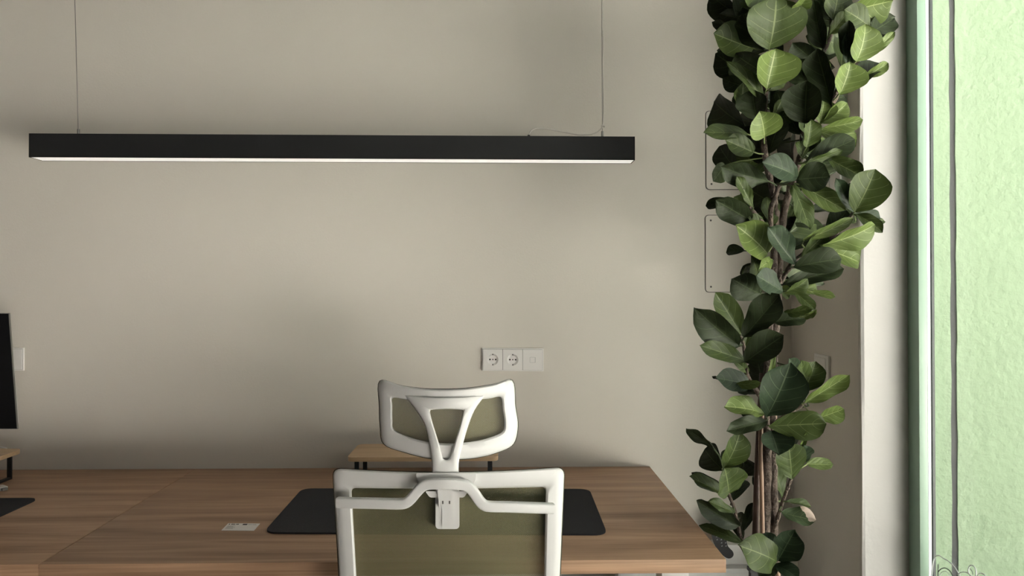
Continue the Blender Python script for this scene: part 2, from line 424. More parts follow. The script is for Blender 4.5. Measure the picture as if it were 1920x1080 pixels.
def mat_(pts, r_, label):
    P = [atZ(x, y, DESK_Z + .004) for x, y in pts]
    lp = rpoly([(p.x, p.y) for p in P], r_, 6, 0)
    return tag(slab('desk_pad', lp, lambda p: (p.x, p.y, DESK_Z - .0001), lambda p: (p.x, p.y, DESK_Z + .004), M['felt'], smooth=40), label, 'desk pad', 'felt desk pads')
mat_([(567, 915.5), (1105, 916.5), (1139, 1001), (494, 998)], .035, 'charcoal felt desk pad under the white chair back')
c0 = atZ(74, 936, DESK_Z); lx = c0.x
lp = rpoly([(lx - .62, c0.y), (lx, c0.y), (lx - .005, c0.y - .30), (lx - .625, c0.y - .30)], .03, 6, 0)
tag(slab('desk_pad', lp, lambda p: (p.x, p.y, DESK_Z - .0001), lambda p: (p.x, p.y, DESK_Z + .004), M['felt'], smooth=40),
    'dark felt desk pad by the small white plug', 'desk pad', 'felt desk pads')

# business card with print
P = [atZ(x, y, DESK_Z + .0008) for x, y in ((428, 981), (487.5, 981.5), (476, 994.8), (415, 994.2))]
cd = thing('business_card', (*P[3].xy, DESK_Z), 'small white printed card lying on the oak desk', 'card')
slab('card_sheet', [p.xy for p in P], lambda p: (p.x, p.y, DESK_Z - .0002), lambda p: (p.x, p.y, DESK_Z + .0008), M['card'], cd)
def onc(u, v): 
    q = P[0].lerp(P[1], u).lerp(P[3].lerp(P[2], u), v); return q
def mark(name, u0, v0, u1, v1, m):
    slab(name, [onc(u0, v0).xy, onc(u1, v0).xy, onc(u1, v1).xy, onc(u0, v1).xy], lambda p: (p.x, p.y, DESK_Z + .0006), lambda p: (p.x, p.y, DESK_Z + .00105), m, cd)
for u0, u1 in ((.05, .085), (.13, .17), (.18, .21), (.22, .245), (.28, .31), (.32, .36)): mark('printed_word', u0, .09, u1, .2, M['print_dark'])
mark('printed_emblem', .49, .08, .63, .24, M['print_dark'])
for u0, u1, v in ((.66, .78, .14), (.8, .92, .15), (.06, .3, .36), (.06, .26, .48), (.06, .34, .6), (.06, .3, .72)): mark('printed_line', u0, v, u1, v + .05, M['print_grey'])

# ------------------------------------------------------------------ shelves on the desks
SH_Z = .835
def shelf(x0, x1, y0, y1, label):
    root = thing('desk_shelf', ((x0 + x1) / 2, (y0 + y1) / 2, DESK_Z), label, 'desk shelf', 'small desk shelves')
    lp = rpoly([(x0, y0), (x1, y0), (x1, y1), (x0, y1)], .022, 6, 0)
    slab('shelf_board', lp, lambda p: (p.x, p.y, SH_Z - .012), lambda p: (p.x, p.y, SH_Z), M['woodl'], root)
    for x in (x0 + .018, x1 - .030):
        w = .012
        multi('leg_frame', [((x, y0 + .02, DESK_Z), (x + w, y0 + .026, SH_Z - .012)), ((x, y1 - .026, DESK_Z), (x + w, y1 - .02, SH_Z - .012)),
                            ((x, y0 + .02, DESK_Z - .0003), (x + w, y1 - .02, DESK_Z + .006))], M['blackm'], root)
    return root
a0, a1 = atZ(650, 858, SH_Z), atZ(934, 857, SH_Z); a2 = atZ(790, 832, SH_Z)
shelf(a0.x, a1.x, a0.y, a2.y, 'light oak desk shelf behind the white headrest')
b0, b1 = atZ(43, 841, SH_Z), atZ(0, 863, SH_Z)
shelf(b0.x - .45, b0.x, b0.y - .2, b0.y, 'light oak desk shelf under the black monitor')

# monitor, standing on its shelf
mroot = thing('monitor', (b0.x - .21, b0.y - .09, SH_Z), 'black flat monitor with a thin silver rim above a desk shelf', 'monitor')
MY = b0.y - .13
t_, b_ = atY(20.5, 587, MY), atY(27.5, 806, MY - .02)
xr_ = b_.x; W_ = .54; lean = (t_.x - b_.x)
def mon(name, inset, ya, yb, mat):
    lo, hi = b_.z + inset, t_.z - inset
    V = []
    for y in (ya, yb):
        V += [(xr_ - W_ + inset, y, lo), (xr_ - inset, y, lo), (xr_ + lean - inset, y, hi), (xr_ - W_ + lean + inset, y, hi)]
    return mesh(name, V, [(0, 1, 2, 3), (4, 7, 6, 5), (0, 4, 5, 1), (1, 5, 6, 2), (2, 6, 7, 3), (3, 7, 4, 0)], mat, mroot)
mon('housing', 0, MY - .008, MY - .003, M['steel'])
mon('rear_shell', .012, MY - .0035, MY + .016, M['white'])
mon('screen', .0016, MY - .0095, MY - .007, M['screen'])
cx_ = xr_ - W_ / 2
tube('stand_neck', [(cx_, MY + .03, SH_Z + .005), (cx_, MY + .03, b_.z + .12), (cx_, MY + .012, b_.z + .13)], .016, M['white'], mroot)
box('stand_foot', (cx_ - .1, MY - .03, SH_Z - .0004), (cx_ + .1, MY + .10, SH_Z + .007), M['white'], mroot, bev=.003)

# white cables near the shelf
q = [atZ(-30, 851, SH_Z + .004), atZ(-8, 840, SH_Z + .004)]
tag(tube('cable', crom([q[0], q[1] + Vector((0, 0, .004)), atZ(4, 838.5, SH_Z + .006), atZ(13.5, 840.5, SH_Z + .0017)], 5), .0018, M['white']), 'thin white cable lying on the shelf under the monitor', 'cable')
us = atZ(5, 916, DESK_Z + .005); ud = (atZ(14, 919, DESK_Z + .005) - us).normalized(); un = Vector((-ud.y, ud.x, 0))
uroot = thing('usb_plug', (us.x, us.y, DESK_Z), 'white cable plug with bare metal tip on the desk', 'plug')
def ubox(name, s0, s1, hw, z0, z1, mat):
    V = [us + ud * s + un * w + Vector((0, 0, z - us.z)) for z in (z0, z1) for s, w in ((s0, -hw), (s1, -hw), (s1, hw), (s0, hw))]
    return mesh(name, V, [(0,3,2,1),(4,5,6,7),(0,1,5,4),(1,2,6,5),(2,3,7,6),(3,0,4,7)], mat, uroot)
ubox('plug_body', -.026, .006, .0105, DESK_Z - .0003, DESK_Z + .010, M['white'])
ubox('metal_tip', .005, .016, .0065, DESK_Z + .002, DESK_Z + .008, M['steel'])
tube('cord', crom([us + ud * -.024, us + ud * -.03 + Vector((0, -.012, -.002)), us + ud * -.04 + Vector((-.01, -.05, -.0032)), us + ud * -.05 + Vector((-.05, -.085, -.0032))], 5), .002, M['white'], uroot)

# ------------------------------------------------------------------ sockets, switch, plates
def socket(px0, py0, px1, py1, cells, label, slope=0, jack=True):
    Y = WALL_Y
    a, c = atY(px0, py0, Y), atY(px1, py1, Y)
    w, h = c.x - a.x, a.z - c.z
    root = thing('wall_socket', ((a.x + c.x) / 2, Y, (a.z + c.z) / 2), label, 'wall socket')
    def P(x, z, d): return (a.x + x, Y - d, a.z - z - slope * x)
    def bx(name, x0, z0, x1, z1, d0, d1, mat, par):
        V = [P(x, z, d) for d in (d0, d1) for x, z in ((x0, z0), (x1, z0), (x1, z1), (x0, z1))]
        return mesh(name, V, [(0,3,2,1),(4,5,6,7),(0,1,5,4),(1,2,6,5),(2,3,7,6),(3,0,4,7)], mat, par)
    bx('frame_plate', 0, 0, w, h, -.0008, .006, M['whitew'], root)
    fb = .0032
    V, F = [], []
    cw = (w - 2 * fb) / len(cells)
    for i, kind in enumerate(cells):
        x0, x1, z0, z1 = fb + i * cw + .0006, fb + (i + 1) * cw - .0006, fb + .0006, h - fb - .0006
        bx('shadow_gap', x0 - .0006, z0 - .0006, x1 + .0006, z1 + .0006, .004, .0062, M['screw'], root)
        cx, cz, r_ = (x0 + x1) / 2, (z0 + z1) / 2, (x1 - x0) * .29
        if kind == 's':      # schuko insert: plate with a round well
            n = 32; V, F = [], []
            for k in range(n):
                an = 2 * math.pi * k / n; cs, sn = math.cos(an), math.sin(an); q_ = max(abs(cs), abs(sn))
                V += [P(cx + (x1 - x0) / 2 * cs / q_, cz + (z1 - z0) / 2 * sn / q_, .0055), P(cx + (x1 - x0) / 2 * cs / q_, cz + (z1 - z0) / 2 * sn / q_, .0105),
                      P(cx + r_ * cs, cz + r_ * sn, .0112), P(cx + r_ * .72 * cs, cz + r_ * .72 * sn, .0068), P(cx, cz, .0068)]
            for k in range(n):
                g = (k + 1) % n
                for j in range(4): F.append((k*5+j, g*5+j, g*5+j+1, k*5+j+1))
            ins = mesh('socket_insert', V, F, M['whitew'], root, smooth=35)
            for dx, rr in ((-.0095, .0026), (.0095, .0026), (0, .0020)):
                lp = [Vector((cx + dx * .95 + rr * math.cos(q), cz + rr * math.sin(q))) for q in [k * math.pi / 5 for k in range(10)]]
                slab('pin_hole', lp, lambda p: P(p.x, p.y, .006), lambda p: P(p.x, p.y, .0071), M['dark'], ins)
            for s in (-1, 1): bx('earth_clip', cx - .0016, cz + s * r_ * .9 - .002, cx + .0016, cz + s * r_ * .9 + .002, .006, .0112, M['screw'], ins)
        else:
            ins = bx('jack_insert', x0, z0, x1, z1, .0055, .0085, M['whitew'], root)
            bx('shutter_rim', cx - .0085, cz - .0085, cx + .0085, cz + .0085, .008, .0089, M['print_grey'], ins)
            bx('dust_shutter', cx - .0078, cz - .0078, cx + .0072, cz + .0078, .008, .0096, M['whitew'], ins)
    return root
socket(903.5, 652, 1019, 694.5, 'ssj', 'white triple wall socket with a network jack above the chair', slope=.012)
socket(-20, 652, 46, 694.5, 'j', 'white wall socket half hidden by the black monitor')

def plate(px0, py0, px1, py1, label):
    a, c = atY(px0, py0, WALL_Y), atY(px1, py1, WALL_Y)
    root = thing('cover_plate', ((a.x + c.x) / 2, WALL_Y, (a.z + c.z) / 2), label, 'cover plate', 'screwed wall plates')
    lp = rpoly([(a.x, a.z), (c.x, a.z), (c.x, c.z), (a.x, c.z)], .012, 6, 0)
    lq = rpoly([(a.x - .0022, a.z + .0022), (c.x + .0022, a.z + .0022), (c.x + .0022, c.z - .0022), (a.x - .0022, c.z - .0022)], .014, 6, 0)
    slab('shadow_joint', lq, lambda p: (p.x, WALL_Y + .001, p.y), lambda p: (p.x, WALL_Y - .0008, p.y), M['screw'], root)
    slab('plate_sheet', lp, lambda p: (p.x, WALL_Y + .001, p.y), lambda p: (p.x, WALL_Y - .004, p.y), M['pale'], root)
    for x in (a.x + .016, c.x - .016):
        for z in (a.z - .016, c.z + .016):
            lp = [Vector((x + .0032 * math.cos(k * math.pi / 5), z + .0032 * math.sin(k * math.pi / 5))) for k in range(10)]
            slab('screw', lp, lambda p: (p.x, WALL_Y - .003, p.y), lambda p: (p.x, WALL_Y - .0046, p.y), M['screw'], root)
plate(1323.5, 209, 1470, 355, 'painted wall plate with corner screws, the upper of two beside the fig')
plate(1322.5, 404, 1470, 547, 'painted wall plate with corner screws, the lower of two beside the fig')

# on the right wall: electrical panel and light switch
ep0 = atX(1574.5, 340, XR - .022); yA = ep0.y; yB_ = atX(1500, 340, XR - .022).y
z1_, z0_ = atX(1545, 165, XR - .02).z, atX(1560, 418, XR - .02).z
er = thing('electrical_panel', (XR, (yA + yB_) / 2, z0_), 'pale electrical panel box on the wall behind the fig leaves', 'panel')
box('panel_box', (XR - .022, yA, z0_), (XR + .001, yB_, z1_), M['whitew'], er, bev=.002)
ym = atX(1556, 340, XR - .022).y; yn = atX(1526, 340, XR - .022).y
box('panel_door', (XR - .0245, ym + .0015, z0_ + .012), (XR - .021, yn - .0015, z1_ - .05), M['whitew'], er, bev=.0008)
box('vent_slot', (XR - .0228, ym - .01, z1_ - .036), (XR - .021, yn, z1_ - .026), M['screw'], er)
s0, s1 = atX(1557, 668, XR), atX(1531, 667, XR); zb_, zt_ = atX(1557, 712, XR).z, atX(1557, 668, XR).z
sr = thing('light_switch', (XR, (s0.y + s1.y) / 2, (zb_ + zt_) / 2), 'white square light switch on the shaded wall beside the window', 'light switch')
box('frame_plate', (XR - .007, s0.y, zb_), (XR + .001, s1.y, zt_), M['whitew'], sr, bev=.0012)
box('rocker', (XR - .011, s0.y + .012, zb_ + .008), (XR - .006, s1.y - .008, zt_ - .008), M['whitew'], sr, bev=.001)

# trunking low on the wall, right of the desk
za = atY(1385, 1011.5, WALL_Y).z; yfr = atZ(1385, 1021.5, za).y; zb2 = atY(1385, 1062, yfr).z
tag(box('cable_trunking', (xe - .9, yfr, zb2), (XR - .001, WALL_Y + .001, za), M['whitew'], bev=.002, origin=(xe, WALL_Y, zb2)), 'pale grey cable trunking on the wall behind the desk corner', 'trunking')
yl = yfr - .03; zl = atY(1385, 1065.5, yl).z; xw = atY(1406, 1070, yl).x
wbx = thing('floor_box', (.5, (yl + WALL_Y) / 2, 0), 'white box standing below the trunking beside the desk', 'box')
box('box_body', (xw - .36, yl, 0), (xw, WALL_Y - .001, zl - .012), M['white'], wbx, bev=.003)
box('box_lid', (xw - .362, yl - .002, zl - .013), (xw + .002, WALL_Y - .001, zl), M['white'], wbx, bev=.002)

# black handset with pale keys
HY = yfr - .02
hs = thing('handset', (atY(1350, 1020, HY).x, HY, atY(1350, 1046, HY).z), 'black handset with rows of tiny pale keys behind the desk corner', 'handset')
lp = crom([Vector((x, y)) for x, y in ((1334, 975), (1348, 968), (1360, 976), (1362, 1000), (1364, 1022), (1374, 1034), (1375, 1042), (1369, 1047), (1360, 1045), (1346, 1032), (1337, 1015), (1333, 995))], 4, True)
slab('handset_body', lp, lambda p: atY(p.x, p.y, yfr + .0005), lambda p: atY(p.x, p.y, HY), M['pot'], hs, smooth=50)
for i in range(7):
    for j in range(3):
        x, y = 1341.5 + j * 7.6 + i * .7, 988 + i * 5.9
        if i > 4 and j == 0: continue
        slab('key', [Vector((x - 1.5, y + 1.2)), Vector((x + 1.6, y + 1.2)), Vector((x + 1.3, y - 1.3))], lambda p: atY(p.x, p.y, HY + .001), lambda p: atY(p.x, p.y, HY - .0022), M['print_grey'], hs)

# ------------------------------------------------------------------ pendant lamp
LY = 2.0; LD = .061
e0, e1 = atY(54, 272, LY), atY(1190.5, 279, LY)
lt, lb = atY(620, 253, LY).z, atY(620, 297.5, LY).z
lampr = thing('pendant_lamp', ((e0.x + e1.x) / 2, LY + LD / 2, lb), 'long black linear pendant lamp with a white underside strip', 'pendant lamp')
LS = (atY(1190, 256, LY).z - atY(54, 250, LY).z) / (e1.x - e0.x)   # the bar hangs a touch out of level
def lz(x): return LS * (x - (e0.x + e1.x) / 2)
def lbox(name, x0, x1, y0, y1, z0, z1, mat, par=None):
    V = [(x, y, z + lz(x)) for z in (z0, z1) for x, y in ((x0, y0), (x1, y0), (x1, y1), (x0, y1))]
    return mesh(name, V, [(0,3,2,1),(4,5,6,7),(0,1,5,4),(1,2,6,5),(2,3,7,6),(3,0,4,7)], mat, par or lampr)
X0, X1 = e0.x, e1.x
body = lbox('housing', X0, X1, LY, LY + LD, lb + .003, lt, M['black'])
lbox('side_lip', X0, X1, LY, LY + .0015, lb, lb + .004, M['black']); lbox('side_lip', X0, X1, LY + LD - .002, LY + LD, lb, lb + .004, M['black'])
lbox('end_cap', X0, X0 + .002, LY, LY + LD, lb, lt, M['black']); lbox('end_cap', X1 - .002, X1, LY, LY + LD, lb, lt, M['black'])
lbox('diffuser', X0 + .002, X1 - .002, LY + .0015, LY + LD - .002, lb + .0008, lb + .0035, M['diff'])
yc = LY + LD / 2
def wire(px_t, px_b, py_b, grip):
    a = atY(px_b, py_b, yc); t = atY(px_t, 0, yc); d = (t - a) / (t.z - a.z)
    top = a + d * (CEIL - a.z)
    a.z = lt + lz(a.x) - .002
    tube('suspension_wire', [a, top], .0009, M['steel'], lampr, n=6)
    tube('wire_gripper', [a, a + Vector((0, 0, grip))], .0033, M['steel'], lampr, n=10)
    lp = [Vector((top.x + .03 * math.cos(k * math.pi / 8), top.y + .03 * math.sin(k * math.pi / 8))) for k in range(16)]
    slab('ceiling_cup', lp, lambda p: (p.x, p.y, CEIL + .001), lambda p: (p.x, p.y, CEIL - .025), M['black'], lampr)
    return a, top
wire(140.5, 147, 245, .020)
ra, rt = wire(1128, 1129.5, 250, .022)
g0 = atY(991.5, 256, yc); gz = lt + lz(g0.x)
tube('cord_grommet', [(g0.x, yc, gz - .001), (g0.x, yc, gz + .009)], [.0046, .0032], M['black'], lampr, n=10)
cp_ = [(992, 249), (996, 245), (1003, 241), (1010, 240), (1025, 241.5), (1050, 246), (1080, 251.5), (1095, 252.5), (1108, 251.5), (1118, 248), (1126, 242.5), (1129.5, 237), (1131, 226), (1132, 205), (1131.5, 170), (1130.5, 120), (1131, 60), (1129, 4)]
pts = [atY(x, y, yc - .006) for x, y in cp_]; pts[0] = Vector((g0.x, yc, gz + .008)); pts.append(rt + Vector((.004, 0, 0)))
tube('power_cord', crom(pts, 5), .0021, M['clear'], lampr, n=7)
kp = atY(1130.5, 236, yc - .006)
tube('cord_clip', [kp + Vector((-.005, 0, .001)), kp + Vector((.005, 0, -.001))], .0032, M['clear'], lampr)

# ------------------------------------------------------------------ office chair
CY = 1.42
chair = thing('office_chair', (atY(840, 900, CY).x, CY + .2, 0), 'white framed office chair with olive mesh back and headrest', 'chair')
def back(px, py, d): return atY(px, py, CY + .034 * ((px - 841) / 217) ** 2 - d)
def dip(P, amp, y0, y1): return [Vector((p.x, p.y + amp * max(0, 1 - ((p.x - 841) / 217) ** 2) * max(0, min(1, (y1 - p.y) / (y1 - y0))))) for p in P]
fo = dip(rpoly([(624, 878), (1058, 876), (1048, 1110), (1030, 1440), (660, 1440), (638.5, 1110)], [18, 18, 40, 60, 60, 40], 8, 12), 9, 880, 960)
fi = dip(rpoly([(659, 914), (1023.5, 912), (1019.5, 1110), (1006, 1400), (690, 1400), (670, 1110)], [9, 9, 40, 40, 40, 40], 8, 12), 4, 900, 960)
PROF = [(0, -.014), (-.01, .003), (.02, .0085), (.08, .0108), (.45, .0115), (.86, .0095), (.96, .0065), (1, 0), (1, -.014)]
ring('back_frame', fo, fi, PROF, M['white'], chair, back)
disc('back_mesh', [p.lerp(q, .4) for p, q in zip(fi, fo)], -.0125, M['mesh'], chair, back, 8)
ring('mesh_trim', [p + (p - Vector((841, 1100))).normalized() * 1.8 for p in fo], fo, [(0, -.026), (-.2, -.02), (0, -.013), (4, -.013), (4, -.026)], M['trim'], chair, back)
# headrest
HC = 840
def head(px, py, d): return atY(px, py, CY + .004 + .045 * ((px - HC) / 128) ** 2 - d)
ho = crom([Vector(p) for p in ((713, 714.5), (757, 724), (811, 730), (869, 729), (923, 721), (960, 713.5), (966, 762), (970.5, 798), (963, 831), (938, 846), (898, 857), (854, 861), (811, 860), (760, 848), (720, 832), (713.5, 798), (712, 762))], 5, True)
hi_ = crom([Vector(p) for p in ((737, 746), (762, 749), (811, 751), (869, 750.5), (915, 747.5), (938.5, 745), (943, 769), (945.5, 791), (942, 809), (917, 820.5), (887, 827.5), (847, 831.5), (805, 828.5), (771, 820.5), (739.5, 806), (736, 787), (736, 762))], 5, True)
ring('headrest_frame', ho, hi_, [(0, -.016), (-.01, .001), (.03, .006), (.12, .009), (.5, .010), (.86, .008), (.96, .005), (1, -.001), (1, -.016)], M['white'], chair, head)
disc('headrest_mesh', [p.lerp(q, .4) for p, q in zip(hi_, ho)], -.013, M['mesh'], chair, head, 8)
ring('headrest_trim', [p + (p - Vector((840, 790))).normalized() * 1.4 for p in ho], ho, [(0, -.024), (-.2, -.019), (0, -.015), (4, -.015), (4, -.024)], M['trim'], chair, head)
# Y-shaped headrest stem with its triangular opening
so = crom([Vector(p) for p in ((757, 740.5), (762, 741), (800, 744.5), (836, 745.5), (870, 744.5), (905, 741), (910, 740.5), (890, 769), (876, 805), (865, 845), (860, 870), (859, 899), (836, 900), (812, 899), (810, 870), (806, 838), (797, 798), (777, 765))], 4, True)
si = crom([Vector(p) for p in ((807, 770), (810, 768.5), (820, 767.5), (838, 767), (857, 767.5), (866, 768.5), (868.5, 770), (868.5, 775), (862, 800), (852, 832), (845, 855), (842, 860), (837, 862), (831, 860), (829, 854), (824, 834), (814, 802), (807, 777))], 4, True)
ring('headrest_stem', so, si, [(0, .000), (.0, .012), (.06, .0165), (.16, .018), (.5, .0185), (.84, .018), (.94, .0165), (1, .012), (1, .000)], M['white'], chair, lambda x, y, d: atY(x, y, CY - d + .001 + .030 * min(1, abs(x - 836) / 80) ** 2))
# bracket, tongue, clip
def pad(name, pts, r_, d0, d1, mat, par=chair):
    return slab(name, rpoly(pts, r_, 5, 0), lambda p: back(p.x, p.y, d0), lambda p: back(p.x, p.y, d1), mat, par, smooth=35)
pad('bracket', [(779, 887), (894, 887), (890, 905), (878, 915), (797, 915), (783, 901)], 4, -.004, .025, M['white'])
pad('tongue', [(816.5, 915), (861.5, 915), (861.5, 992), (816.5, 992)], 8, -.010, .012, M['white'])
pad('tongue_ridge', [(829, 945), (850, 945), (850, 988), (829, 988)], 4, .006, .0138, M['white'])
pad('clip_wing', [(797, 921), (878, 921), (870, 933), (806, 933)], 4, .004, .022, M['white'])
ck = pad('clip', [(820.5, 915), (849, 915), (849, 951), (823, 951)], 3, .006, .030, M['white'])
for x in (829, 841.5): pad('slot', [(x, 939), (x + 2.6, 939), (x + 2.6, 945), (x, 945)], .8, .029, .0304, M['screw'], ck)
hp = [(633, 941.5), (650, 942.5), (700, 943.5), (745, 944.5), (760, 943), (770, 936), (783, 921), (793, 911.5), (806, 907.5), (836, 907), (868, 909), (880, 914), (889, 924), (900, 940), (908, 947), (920, 949.5), (960, 950.5), (1005, 952), (1037, 953)]
hb = []
for x, y in crom([Vector(p) for p in hp], 4): 
    k = 1 - min(1, abs(x - 838) / 60); hb.append(back(x, y, .036 + .006 * k))
tube('hanger_bar', hb, 1, M['white'], chair, n=16, flat=((0, 1, 0), .0095, .0075), smooth=45)
for x, y in ((648, 942.5), (1024, 952.5)): tube('hanger_post', [back(x, y, .03), back(x, y, .004)], .007, M['white'], chair)
pad('hanger_mount', [(800, 897), (874, 897), (870, 918), (806, 918)], 5, .01, .033, M['white'])
# the lower chair, under the desk edge
cx = ORG[chair.name].x
zt = atY(840, 1420, CY).z
lp = rpoly([(cx - .24, CY + .06), (cx + .24, CY + .06), (cx + .235, CY + .52), (cx - .235, CY + .52)], .07, 6, 2)
slab('seat', lp, lambda p: (p.x, p.y, .40), lambda p: (p.x, p.y, .47), M['trim'], chair)
tube('back_support', crom([(cx, CY, zt + .08), (cx, CY + .0, .40), (cx, CY + .06, .37), (cx, CY + .25, .37)], 5), .03, M['white'], chair, n=12)
tube('gas_lift', [(cx, CY + .29, .08), (cx, CY + .29, .40)], .026, M['white'], chair, n=14)
for k in range(5):
    a = R(90 + 72 * k); ex, ey = cx + .29 * math.cos(a), CY + .29 + .29 * math.sin(a)
    tube('base_leg', [(cx, CY + .29, .11), (ex, ey, .075)], [.03, .018], M['white'], chair)
    cs = tube('caster', [(ex - .022 * math.sin(a), ey + .022 * math.cos(a), .028), (ex + .022 * math.sin(a), ey - .022 * math.cos(a), .028)], .028, M['blackm'], chair, n=14)
    tube('caster_pin', [(ex, ey, .03), (ex, ey, .08)], .007, M['blackm'], cs)

# ------------------------------------------------------------------ fiddle leaf fig
PY = 1.74
base = atY(1446, 1080, PY)
fig = thing('fiddle_leaf_fig', (base.x, PY, 0), 'tall potted fiddle leaf fig tied to canes between desk and window', 'plant')
def bp(x, y, d=0): return atY(x, y, PY + d)
POT_H = .40
n = 28; V, F = [], []
prof = [(.0, 0), (.10, 0), (.135, .02), (.155, POT_H - .03), (.165, POT_H), (.155, POT_H), (.148, POT_H - .04), (.0, POT_H - .04)]
for k in range(n):
    a = 2 * math.pi * k / n
    for r_, z in prof: V.append((base.x + r_ * math.cos(a), PY + r_ * math.sin(a), z))
for k in range(n):
    for j in range(len(prof) - 1): F.append((k*8+j, ((k+1) % n)*8+j, ((k+1) % n)*8+j+1, k*8+j+1))
potr = mesh('pot', V, F, M['pot'], fig, smooth=40)
lp = [Vector((base.x + .15 * math.cos(k * math.pi / 14), PY + .15 * math.sin(k * math.pi / 14))) for k in range(28)]
slab('soil', lp, lambda p: (p.x, p.y, POT_H - .06), lambda p: (p.x, p.y, POT_H - .028), M['soil'], potr)
soil = POT_H - .03
STEMS = []
def stem(name, pts, r0, r1, mat, knob=0):
    P = crom(pts, 5); m = len(P)
    rs = [(r0 + (r1 - r0) * i / (m - 1)) * (1 + knob * random.uniform(-1, 1)) for i in range(m)]
    if mat is M['bark']: STEMS.extend(P)
    return tube(name, P, rs, mat, fig, n=9)
stem('trunk', [(base.x - .012, PY + .01, soil - .02)] + [bp(*q) for q in ((1434, 1090), (1436, 1000), (1437, 920), (1438, 840), (1436, 780), (1440, 700), (1442, 620), (1449, 540), (1452, 460), (1455, 400), (1447, 350), (1438, 310), (1433, 270), (1434, 200), (1438, 140), (1444, 92), (1442, 30), (1440, -60))], .0125, .005, M['bark'], .14)
stem('trunk', [(base.x + .012, PY + .02, soil - .02)] + [bp(*q) for q in ((1453, 1090, .01), (1451, 1000, .01), (1450, 900, .01), (1449, 840, .01), (1447, 740, .012), (1453, 640, .01), (1459, 560, 0), (1463, 470, 0), (1468, 410, 0), (1480, 360, 0), (1492, 320, 0), (1502, 290, 0), (1506, 255, .02), (1520, 225, .03), (1545, 205, .01), (1563, 188, 0), (1575, 160, 0), (1595, 120, 0), (1612, 70, 0), (1622, 10, 0), (1625, -50, 0))], .012, .005, M['bark'], .14)
stem('branch', [bp(*q) for q in ((1506, 255, .02), (1516, 190, .03), (1530, 130, .03), (1545, 94, .02), (1556, 70, .02), (1561, 38, .02), (1570, -20, .02))], .007, .005, M['bark'], .15)
stem('branch', [bp(*q) for q in ((1452, 990, 0), (1458, 972, -.01), (1467, 942, -.03), (1477, 915, -.04), (1484, 896, -.04))], .0055, .0035, M['bark'], .2)
stem('branch', [bp(*q) for q in ((1440, 1075, 0), (1412, 1048, 0), (1393, 1022, 0), (1384, 985, 0), (1376, 950, 0), (1366, 925, 0), (1358, 880, 0))], .0055, .0035, M['bark'], .1)
stem('branch', [bp(*q) for q in ((1440, 770, 0), (1420, 735, -.02), (1403, 708, -.03), (1398, 680, -.03), (1394, 645, -.03), (1386, 628, -.02))], .0055, .0035, M['bark'], .15)
stem('branch', [bp(*q) for q in ((1449, 450, 0), (1436, 425, -.02), (1420, 405, -.03), (1405, 388, -.03))], .0055, .004, M['bark'], .15)
stem('branch', [bp(*q) for q in ((1461, 535, 0), (1478, 505, -.01), (1498, 482, -.02), (1540, 458, -.03), (1568, 438, -.04), (1600, 400, -.04))], .006, .004, M['bark'], .15)
stem('branch', [bp(*q) for q in ((1447, 800, 0), (1470, 780, -.01), (1498, 765, -.02), (1512, 752, -.02))], .005, .003, M['bark'], .15)
stem('branch', [bp(*q) for q in ((1449, 470, 0), (1445, 400, -.03), (1452, 375, -.02), (1461, 347, -.02))], .006, .006, M['bark'], .1)
def low(q): return [(q[0] * .6 + base.x * .4, q[1], soil - .02)]
def cane(pts, r_, mat):
    P = [bp(*q) for q in pts]
    return stem('cane', low(P[0]) + P, r_, r_ * .9, mat)
cane(((1432, 1080, -.03), (1430, 1000, -.03), (1428, 900, -.03), (1426, 838, -.03), (1430, 760, -.02)), .0052, M['stake'])
cane(((1414, 1080, -.01), (1417, 1000, -.01), (1420, 900, -.01), (1423, 830, -.01), (1430, 700, .02)), .0085, M['staked'])
cane(((1454, 740, .03), (1452, 700, .03), (1451, 640, .03), (1452, 590, .03)), .0042, M['stake'])
cane(((1459, 1085, -.05), (1457, 1073, -.05)), .006, M['stake'])
pp = bp(1414, 1064, -.07)
multi('support_post', [((pp.x - .010, pp.y - .008, soil - .02), (pp.x + .012, pp.y + .008, pp.z - .006)), ((pp.x - .013, pp.y - .011, pp.z - .008), (pp.x + .015, pp.y + .011, pp.z))], M['pot'], fig)

